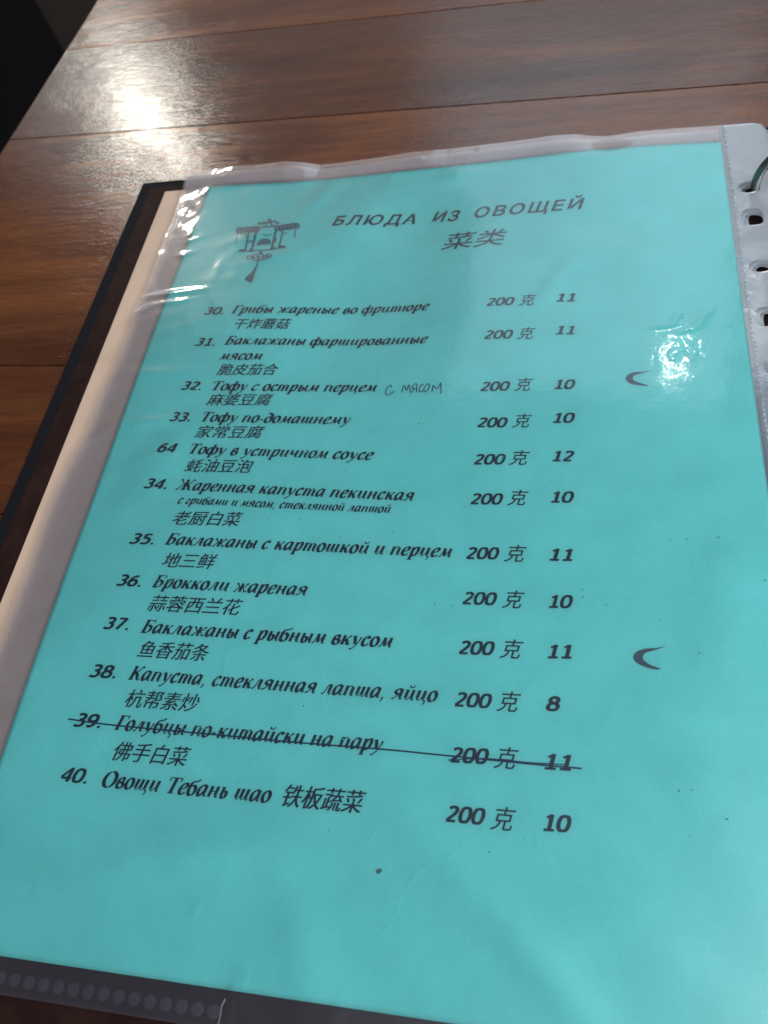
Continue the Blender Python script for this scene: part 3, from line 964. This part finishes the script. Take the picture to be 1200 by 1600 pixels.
LANTERN_POLYS = [[(31.25,-41.53),(32.49,-37.91),(36.06,-38.2),(37.19,-41.16),(34.56,-41.42)],[(34.17,-52.7),(34.61,-52.73),(34.7,-57.14),(34.51,-63.62),(33.06,-63.33),(31.12,-61.62),(33.28,-57.05)],[(24.45,-44.5),(25.47,-43.44),(27.22,-44.05),(27.5,-45.22)],[(28.79,-45.32),(29.33,-43.53),(30.84,-45.26)],[(37.74,-44.4),(38.3,-42.62),(39.87,-44.09)],[(40.72,-43.7),(41.17,-42.13),(44.26,-43.48),(43.35,-44.32)]]
LANTERN_STROKES = [(0.56,[(29.13,-30.24),(37.12,-29.87)]),(0.62,[(29.04,-28.45),(29.42,-27.28),(30.95,-28.28),(31.3,-26.95),(32.79,-27.81),(33.18,-25.17),(34.66,-27.49),(35.76,-26.61),(37.4,-28.21),(37.95,-27.77)]),(0.4,[(32.46,-29.23),(33.29,-27.13),(35.37,-29.24)]),(0.71,[(29.11,-31.58),(30.03,-45.19)]),(0.71,[(37.64,-32.3),(38.28,-43.98)]),(0.56,[(26.09,-33.22),(27.17,-44.5)]),(0.48,[(40.77,-33.51),(41.26,-43.28)]),(0.4,[(24.18,-44.71),(27.44,-44.98),(37.21,-44.82),(44.11,-43.47)]),(0.28,[(32.41,-34.71),(34.53,-35.59),(36.37,-35.27)]),(0.34,[(27.51,-39.92),(27.83,-38.55),(29.36,-39.61)]),(0.28,[(21.39,-33.29),(21.69,-39.19)]),(0.4,[(25.05,-33.61),(25.4,-35.76)]),(0.34,[(46.06,-33.0),(46.62,-38.17)]),(0.34,[(41.45,-35.21),(42.91,-34.63)]),(0.96,[(33.95,-45.72),(34.64,-47.36)]),(0.4,[(33.94,-50.9),(34.4,-52.49)]),(0.28,[(37.84,-34.69),(39.07,-40.38)]),(0.28,[(37.61,-36.55),(38.99,-38.52),(38.75,-40.35)]),(0.52,[(22.24,-31.41),(22.25,-32.25),(21.88,-32.74),(21.26,-32.69),(20.63,-32.11),(20.23,-31.24),(20.21,-30.39),(20.59,-29.91),(21.21,-29.96),(21.84,-30.54),(22.24,-31.41)]),(0.83,[(20.92,-31.39),(21.55,-31.26)]),(0.52,[(23.92,-31.89),(23.94,-32.73),(23.56,-33.22),(22.95,-33.17),(22.32,-32.59),(21.92,-31.72),(21.9,-30.88),(22.28,-30.39),(22.9,-30.44),(23.52,-31.02),(23.92,-31.89)]),(0.83,[(22.61,-31.88),(23.23,-31.74)]),(0.52,[(25.32,-31.2),(25.33,-32.05),(24.96,-32.53),(24.35,-32.48),(23.72,-31.91),(23.32,-31.03),(23.31,-30.19),(23.68,-29.7),(24.3,-29.75),(24.93,-30.33),(25.32,-31.2)]),(0.83,[(24.01,-31.19),(24.63,-31.05)]),(0.52,[(26.99,-31.68),(27.01,-32.52),(26.63,-33.01),(26.02,-32.96),(25.4,-32.39),(25.0,-31.51),(24.99,-30.67),(25.36,-30.18),(25.98,-30.23),(26.6,-30.81),(26.99,-31.68)]),(0.83,[(25.69,-31.67),(26.31,-31.53)]),(0.52,[(28.39,-30.99),(28.4,-31.83),(28.03,-32.32),(27.42,-32.27),(26.79,-31.7),(26.4,-30.82),(26.39,-29.97),(26.76,-29.48),(27.38,-29.54),(28.0,-30.11),(28.39,-30.99)]),(0.83,[(27.09,-30.97),(27.71,-30.84)]),(0.52,[(30.06,-31.47),(30.06,-32.31),(29.69,-32.8),(29.08,-32.75),(28.46,-32.17),(28.07,-31.3),(28.06,-30.45),(28.44,-29.96),(29.05,-30.02),(29.67,-30.59),(30.06,-31.47)]),(0.83,[(28.76,-31.45),(29.37,-31.31)]),(0.45,[(20.8,-32.91),(30.02,-32.71)]),(0.41,[(20.59,-30.03),(28.66,-29.62)]),(0.52,[(38.89,-31.41),(38.89,-32.25),(38.51,-32.73),(37.91,-32.68),(37.31,-32.11),(36.93,-31.24),(36.93,-30.4),(37.31,-29.91),(37.91,-29.96),(38.52,-30.53),(38.89,-31.41)]),(0.83,[(37.61,-31.39),(38.22,-31.26)]),(0.52,[(40.62,-31.75),(40.62,-32.58),(40.24,-33.07),(39.64,-33.02),(39.04,-32.45),(38.67,-31.58),(38.67,-30.74),(39.05,-30.25),(39.65,-30.3),(40.26,-30.87),(40.62,-31.75)]),(0.83,[(39.34,-31.73),(39.95,-31.59)]),(0.52,[(42.11,-30.92),(42.1,-31.76),(41.72,-32.24),(41.12,-32.19),(40.52,-31.62),(40.16,-30.75),(40.16,-29.91),(40.54,-29.42),(41.14,-29.47),(41.74,-30.04),(42.11,-30.92)]),(0.83,[(40.83,-30.9),(41.44,-30.77)]),(0.52,[(43.83,-31.25),(43.82,-32.09),(43.44,-32.58),(42.85,-32.53),(42.25,-31.96),(41.89,-31.09),(41.9,-30.25),(42.27,-29.76),(42.88,-29.81),(43.47,-30.38),(43.83,-31.25)]),(0.83,[(42.56,-31.24),(43.16,-31.1)]),(0.52,[(45.32,-30.43),(45.3,-31.27),(44.93,-31.75),(44.33,-31.7),(43.74,-31.13),(43.37,-30.26),(43.38,-29.42),(43.76,-28.93),(44.36,-28.98),(44.96,-29.56),(45.32,-30.43)]),(0.83,[(44.04,-30.41),(44.65,-30.28)]),(0.52,[(47.03,-30.77),(47.02,-31.6),(46.64,-32.08),(46.04,-32.03),(45.45,-31.47),(45.1,-30.6),(45.11,-29.76),(45.49,-29.27),(46.09,-29.32),(46.68,-29.9),(47.03,-30.77)]),(0.83,[(45.76,-30.75),(46.37,-30.61)]),(0.45,[(37.45,-32.91),(46.96,-31.99)]),(0.41,[(37.31,-30.03),(45.72,-28.93)]),(0.38,[(31.37,-49.15),(31.27,-49.67),(30.74,-49.96),(29.98,-49.9),(29.29,-49.52),(28.93,-48.96),(29.04,-48.44),(29.57,-48.15),(30.32,-48.21),(31.01,-48.59),(31.37,-49.15)]),(0.38,[(33.56,-48.41),(33.45,-48.93),(32.92,-49.22),(32.17,-49.16),(31.48,-48.79),(31.13,-48.23),(31.23,-47.71),(31.76,-47.42),(32.52,-47.47),(33.2,-47.85),(33.56,-48.41)]),(0.38,[(34.1,-50.11),(34.0,-50.63),(33.47,-50.92),(32.72,-50.86),(32.04,-50.49),(31.68,-49.94),(31.79,-49.42),(32.32,-49.13),(33.07,-49.18),(33.75,-49.56),(34.1,-50.11)]),(0.38,[(35.73,-48.33),(35.63,-48.86),(35.1,-49.15),(34.35,-49.09),(33.67,-48.72),(33.31,-48.16),(33.42,-47.64),(33.95,-47.35),(34.7,-47.41),(35.38,-47.78),(35.73,-48.33)]),(0.38,[(36.46,-50.18),(36.35,-50.69),(35.82,-50.98),(35.08,-50.94),(34.4,-50.57),(34.05,-50.02),(34.16,-49.5),(34.69,-49.21),(35.43,-49.26),(36.11,-49.63),(36.46,-50.18)]),(0.38,[(38.15,-49.39),(38.04,-49.91),(37.52,-50.2),(36.77,-50.15),(36.1,-49.78),(35.75,-49.23),(35.86,-48.71),(36.39,-48.42),(37.13,-48.47),(37.81,-48.84),(38.15,-49.39)]),(0.38,[(39.24,-48.7),(39.13,-49.22),(38.61,-49.51),(37.87,-49.46),(37.19,-49.09),(36.84,-48.54),(36.95,-48.02),(37.48,-47.73),(38.23,-47.78),(38.9,-48.15),(39.24,-48.7)])]
CRESCENTS = [[(180.22,-112.67),(177.85,-113.5),(175.13,-113.51),(173.27,-114.45),(172.35,-115.92),(173.05,-117.44),(174.77,-118.67),(178.95,-119.38),(178.96,-118.99),(176.61,-117.94),(175.1,-117.1),(174.62,-115.99),(175.32,-114.82),(178.2,-113.81)],[(180.05,-207.03),(177.65,-207.61),(174.95,-207.94),(172.94,-208.91),(172.12,-210.28),(172.62,-211.58),(174.19,-212.61),(176.82,-213.45),(178.46,-213.42),(178.48,-213.1),(176.27,-212.3),(174.77,-211.2),(174.45,-210.16),(175.21,-209.06),(177.32,-208.29),(179.44,-207.39)]]
STRIKES = [[(17.21, -237.47), (31.01, -238.17), (62.81, -238.59), (84.81, -238.95), (108.92, -239.02), (119.4, -239.23), (135.64, -239.63), (146.93, -239.88), (159.15, -240.04)], [(126.13, -240.51), (135.63, -239.39), (146.92, -239.57), (155.47, -239.38)]]
NOTE = [[(95.87,-116.92),(96.15,-116.43),(95.47,-116.24),(94.61,-117.55),(94.4,-119.37),(94.82,-120.2),(95.74,-120.32),(97.34,-118.72)],[(100.01,-119.53),(100.39,-116.24),(101.56,-118.59),(102.05,-116.13),(102.99,-119.46)],[(105.04,-119.52),(104.79,-116.07),(103.91,-115.97),(103.32,-117.17),(104.05,-117.95),(104.78,-117.65)],[(104.05,-117.95),(103.36,-119.79)],[(106.9,-116.65),(106.41,-116.13),(105.85,-118.08),(106.12,-119.4),(107.13,-118.85)],[(108.19,-116.14),(107.43,-118.14),(107.77,-119.39),(108.6,-118.9),(109.21,-116.9),(108.56,-115.96),(107.98,-116.52)],[(110.31,-119.55),(110.53,-116.63),(111.83,-118.31),(112.96,-115.58)],[(112.96,-115.58),(113.46,-120.46)]]
SPECKS = [(111.9, -268.3, 1.5), (188.3, -208.7, 0.5), (200.5, -157.1, 0.35), (199.1, -135.0, 0.5), (202.2, -125.9, 0.45), (192.8, -96.4, 0.4), (191.1, -135.4, 0.4), (180.7, -139.1, 0.4), (169.2, -133.1, 0.4), (182.9, -175.5, 0.7), (187.3, -175.0, 0.6), (195.6, -174.3, 0.5), (179.3, -199.7, 0.8), (159.4, -191.4, 0.6), (159.4, -193.7, 0.6), (170.7, -193.7, 0.6), (165.4, -195.8, 0.4), (183.0, -203.4, 0.3), (175.3, -189.1, 0.4), (197.4, -168.2, 0.3), (184.4, -243.3, 0.8), (181.6, -243.7, 0.8), (191.7, -249.2, 1.0), (183.2, -253.6, 0.6), (137.9, -261.4, 0.5), (110.3, -252.1, 0.35), (85.6, -152.2, 0.6), (90.1, -127.4, 0.6), (107.4, -133.1, 0.6), (63.6, -170.6, 0.6), (74.2, -170.3, 0.6), (201.7, -8.5, 0.5), (196.6, -9.9, 0.3), (195.5, -21.5, 0.4), (188.3, -35.9, 0.5), (194.3, -50.6, 0.6), (201.8, -67.2, 0.6), (193.1, -73.7, 0.4), (183.9, -15.4, 0.3), (163.6, -4.7, 0.4), (118.0, -14.0, 0.5), (148.3, -22.0, 0.5), (115.8, -26.0, 0.4), (138.8, -64.7, 0.3), (191.1, -90.9, 0.5), (199.1, -48.7, 0.3), (211.7, -29.3, 0.5), (87.7, -176.1, 0.6), (79.3, -176.8, 0.6), (103.9, -174.1, 0.6), (93.0, -179.7, 0.3), (118.7, -197.2, 0.5), (123.9, -197.5, 0.5), (85.7, -229.1, 0.9), (98.0, -260.1, 0.5), (206.2, -187.2, 1.0), (190.5, -134.4, 0.3), (149.8, -155.4, 0.5), (146.0, -257.5, 0.4)]


lan = polys_obj('lantern_print', LANTERN_POLYS, M_INKP)
ln2 = strokes_obj('lantern_frame', [(w * 1.5, P) for w, P in LANTERN_STROKES], M_INKP, .05)
ln2.parent = lan
for P in CRESCENTS:
    polys_obj('pepper_mark', [P], M_MARK)
strokes_obj('strike_line', [(.42, STRIKES[0]), (.26, STRIKES[1])], M_PEN, .06)
strokes_obj('handwritten_note', [(.34, P) for P in NOTE], M_PEN)

# ------------------------------------------------------------------ the plastic sleeves
LEFT_Y = [-306, -230, -190, -171, -152, -146, -138, -134, -117, -110, -100, -84, -80, -72, -66, -40, 9.5]
LEFT_X = [-14, -14, -14.3, -15.6, -14.9, -14.2, -12.4, -12.0, -12.1, -11.4, -10.8, -10.9, -12.0, -11.9, -10.9, -11.5, -12.3]
STRIP_X = 209.9


def film_x(dx):
    def f(X, Y):
        l = np.interp(Y, LEFT_Y, LEFT_X) + dx
        # columns left of the page follow the ragged edge
        return np.where(X < 0, l * (X / -12.0), X)
    return f


def strip_mesh(name, parent, dx, dy, dz, mat, thick=.18):
    import bmesh
    bm = bmesh.new()
    loops = []
    ys = np.linspace(-305, 9.3, 120)
    outer = [(STRIP_X + dx, y + dy) for y in ys]
    xr = 226.2
    outer += [(xr - 4 + dx, 9.0 + dy), (xr - 1.2 + dx, 7.9 + dy), (xr + dx, 5.2 + dy)]
    outer += [(xr + dx + .12 * math.sin(y * .7), y + dy) for y in np.linspace(3, -303, 100)] + [(xr - 1 + dx, -305 + dy)]
    loops.append(outer)
    for i, hy in enumerate(HOLE_Y):
        L = []
        if i % 2 == 0:
            hw, hh, n_ = 3.5, 3.0, 2.0
        else:
            hw, hh, n_ = 3.4, 4.4, 3.2
        for k in range(28):
            a = 2 * math.pi * k / 28
            c_, s_ = math.cos(a), math.sin(a)
            L.append((217.0 + dx + hw * math.copysign(abs(c_) ** (2 / n_), c_), hy + dy + hh * math.copysign(abs(s_) ** (2 / n_), s_)))
        loops.append(L)
    edges = []
    for L in loops:
        vs = [bm.verts.new((x, y, 0)) for x, y in L]
        for i in range(len(vs)):
            edges.append(bm.edges.new((vs[i - 1], vs[i])))
    bmesh.ops.triangle_fill(bm, use_beauty=True, use_dissolve=False, edges=edges)
    for f in bm.faces:
        f.normal_update()
        if f.normal.z < 0: f.normal_flip()
    bm.verts.ensure_lookup_table()
    xs = np.array([v.co.x for v in bm.verts]); yy = np.array([v.co.y for v in bm.verts])
    z = F(np.minimum(xs, 210), yy, 0.0) + dz
    for v, zz in zip(bm.verts, z):
        # welded tight at its inner edge, thicker and a little raised round the holes
        v.co.z = zz + .25 * math.exp(-((v.co.x - 217) / 4) ** 2)
    for v in bm.verts: v.co *= S
    me = bpy.data.meshes.new(name)
    bm.to_mesh(me); bm.free()
    me.materials.append(mat)
    o = bpy.data.objects.new(name, me)
    col.objects.link(o); o.parent = parent
    s_ = o.modifiers.new('thickness', 'SOLIDIFY'); s_.thickness = thick * S; s_.offset = -1
    return o


xs_f = np.concatenate([np.linspace(-12, -1, 12), np.linspace(0, 179, 180), np.linspace(179.5, 200, 48), np.linspace(201, 211.5, 12)])
ys_f = np.concatenate([np.linspace(-305, -116, 190), np.linspace(-115.5, -86, 68), np.linspace(-85, 9.5, 96)])
sleeve = empty('plastic_sleeve', (0, 0, 0))
tag(sleeve, 'topmost clear punched plastic sleeve holding the turquoise menu page', 'plastic sleeve')
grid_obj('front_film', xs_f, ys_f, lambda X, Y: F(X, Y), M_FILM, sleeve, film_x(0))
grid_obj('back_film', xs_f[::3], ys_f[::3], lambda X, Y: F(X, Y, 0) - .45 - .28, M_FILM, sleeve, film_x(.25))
strip_mesh('punched_strip', sleeve, 0, 0, .05, M_STRIP)

# row of little pressed points where the strip is welded to the pocket
V, Q = [], []
y = 8.0
rs = random.Random(3)
while y > -304:
    for _ in range(1):
        cx, cy = 211.7 + rs.uniform(-.15, .15), y + rs.uniform(-.15, .15)
        rx, ry, hh = rs.uniform(.42, .62), rs.uniform(.55, .8), rs.uniform(.12, .3)
        b = len(V)
        zc = float(F(210, cy, 0)) + .12
        for ring, (f_, g_) in enumerate(((1, 0), (.75, .6), (.4, .92))):
            for k in range(8):
                a = k * math.pi / 4
                V.append((cx + rx * f_ * math.cos(a), cy + ry * f_ * math.sin(a), zc + hh * g_))
        V.append((cx, cy, zc + hh))
        for ring in range(2):
            for k in range(8):
                j = (k + 1) % 8
                Q.append((b + ring * 8 + k, b + ring * 8 + j, b + ring * 8 + 8 + j, b + ring * 8 + 8 + k))
        for k in range(8):
            Q.append((b + 16 + k, b + 16 + (k + 1) % 8, b + 24))
    y -= 2.05
mesh_obj('pressed_seam', V, Q, M_SEAM, sleeve, True)

# round weld spots along the closed bottom edge
V, Q = [], []
for i in range(23):
    cx, cy = -11 + i * 4.02, -301.5 - .006 * i
    b = len(V)
    V.append((cx, cy, float(F(cx, cy)) + .10))
    for k in range(16):
        a = 2 * math.pi * k / 16
        x, yv = cx + 1.5 * math.cos(a), cy + 1.5 * math.sin(a)
        V.append((x, yv, float(F(x, yv)) + .03))
    for k in range(16):
        Q.append((b, b + 1 + k, b + 1 + (k + 1) % 16))
mesh_obj('weld_spots', V, Q, M_WELD, sleeve, True)

# whitened crease at the bottom edge
V, Q = ribbon(catmull([(79.6, -298.8), (79.1, -300.4), (79.2, -302.2), (79.0, -304.6)], 6), lambda a, u: .30 - .12 * u)
V = np.array(V)
mesh_obj('crease_mark', np.c_[V, F(V[:, 0], V[:, 1]) + .09], Q, M_CREASE, sleeve, True)

# dust and toner specks on the film
V, Q = [], []
specks = list(SPECKS)
for _ in range(45):
    specks.append((rs.uniform(2, 208), rs.uniform(-290, 6), rs.uniform(.12, .24)))
for _ in range(40):
    specks.append((rs.uniform(-12, 0), rs.uniform(-190, 8), rs.uniform(.12, .3)))
for _ in range(60):
    specks.append((rs.uniform(-10, 205), rs.uniform(2, 9), rs.uniform(.12, .3)))
for _ in range(60):
    specks.append((rs.gauss(203, 1.0), rs.uniform(-150, -95), rs.uniform(.1, .26)))
for (cx, cy, r_) in specks:
    b = len(V)
    r_ = .85 if r_ > 1.4 else min(r_ * .46, .26)
    n = 9
    el, an = rs.uniform(.5, 1), rs.uniform(0, 3)
    V.append((cx, cy, float(F(cx, cy)) + .09))
    for k in range(n):
        a = 2 * math.pi * k / n
        q = r_ * rs.uniform(.55, 1.1)
        ux, uy = q * math.cos(a), q * math.sin(a) * el
        x, yv = cx + ux * math.cos(an) - uy * math.sin(an), cy + ux * math.sin(an) + uy * math.cos(an)
        V.append((x, yv, float(F(x, yv)) + .07))
    for k in range(n):
        Q.append((b, b + 1 + k, b + 1 + (k + 1) % n))
dirt = mesh_obj('dirt_specks', V, Q, M_DIRT, sleeve)
dirt['kind'] = 'stuff'

# the other sleeves of the stack, seen at the margins and through the punched holes
for i, (dx, dy) in enumerate([(1.1, -.9), (.4, -1.6), (2.4, -.5)]):
    low = empty('plastic_sleeve', (0, 0, 0))
    tag(low, 'clear punched sleeve stacked under the topmost one, seen at its margins and holes', 'plastic sleeve', 'sleeves stacked under the topmost one')
    dz = -.62 * (i + 1)
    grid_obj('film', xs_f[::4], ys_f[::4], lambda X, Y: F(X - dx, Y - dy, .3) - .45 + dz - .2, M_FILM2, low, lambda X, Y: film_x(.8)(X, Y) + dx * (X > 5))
    strip_mesh('punched_strip', low, dx, dy, dz - .35, M_STRIP)
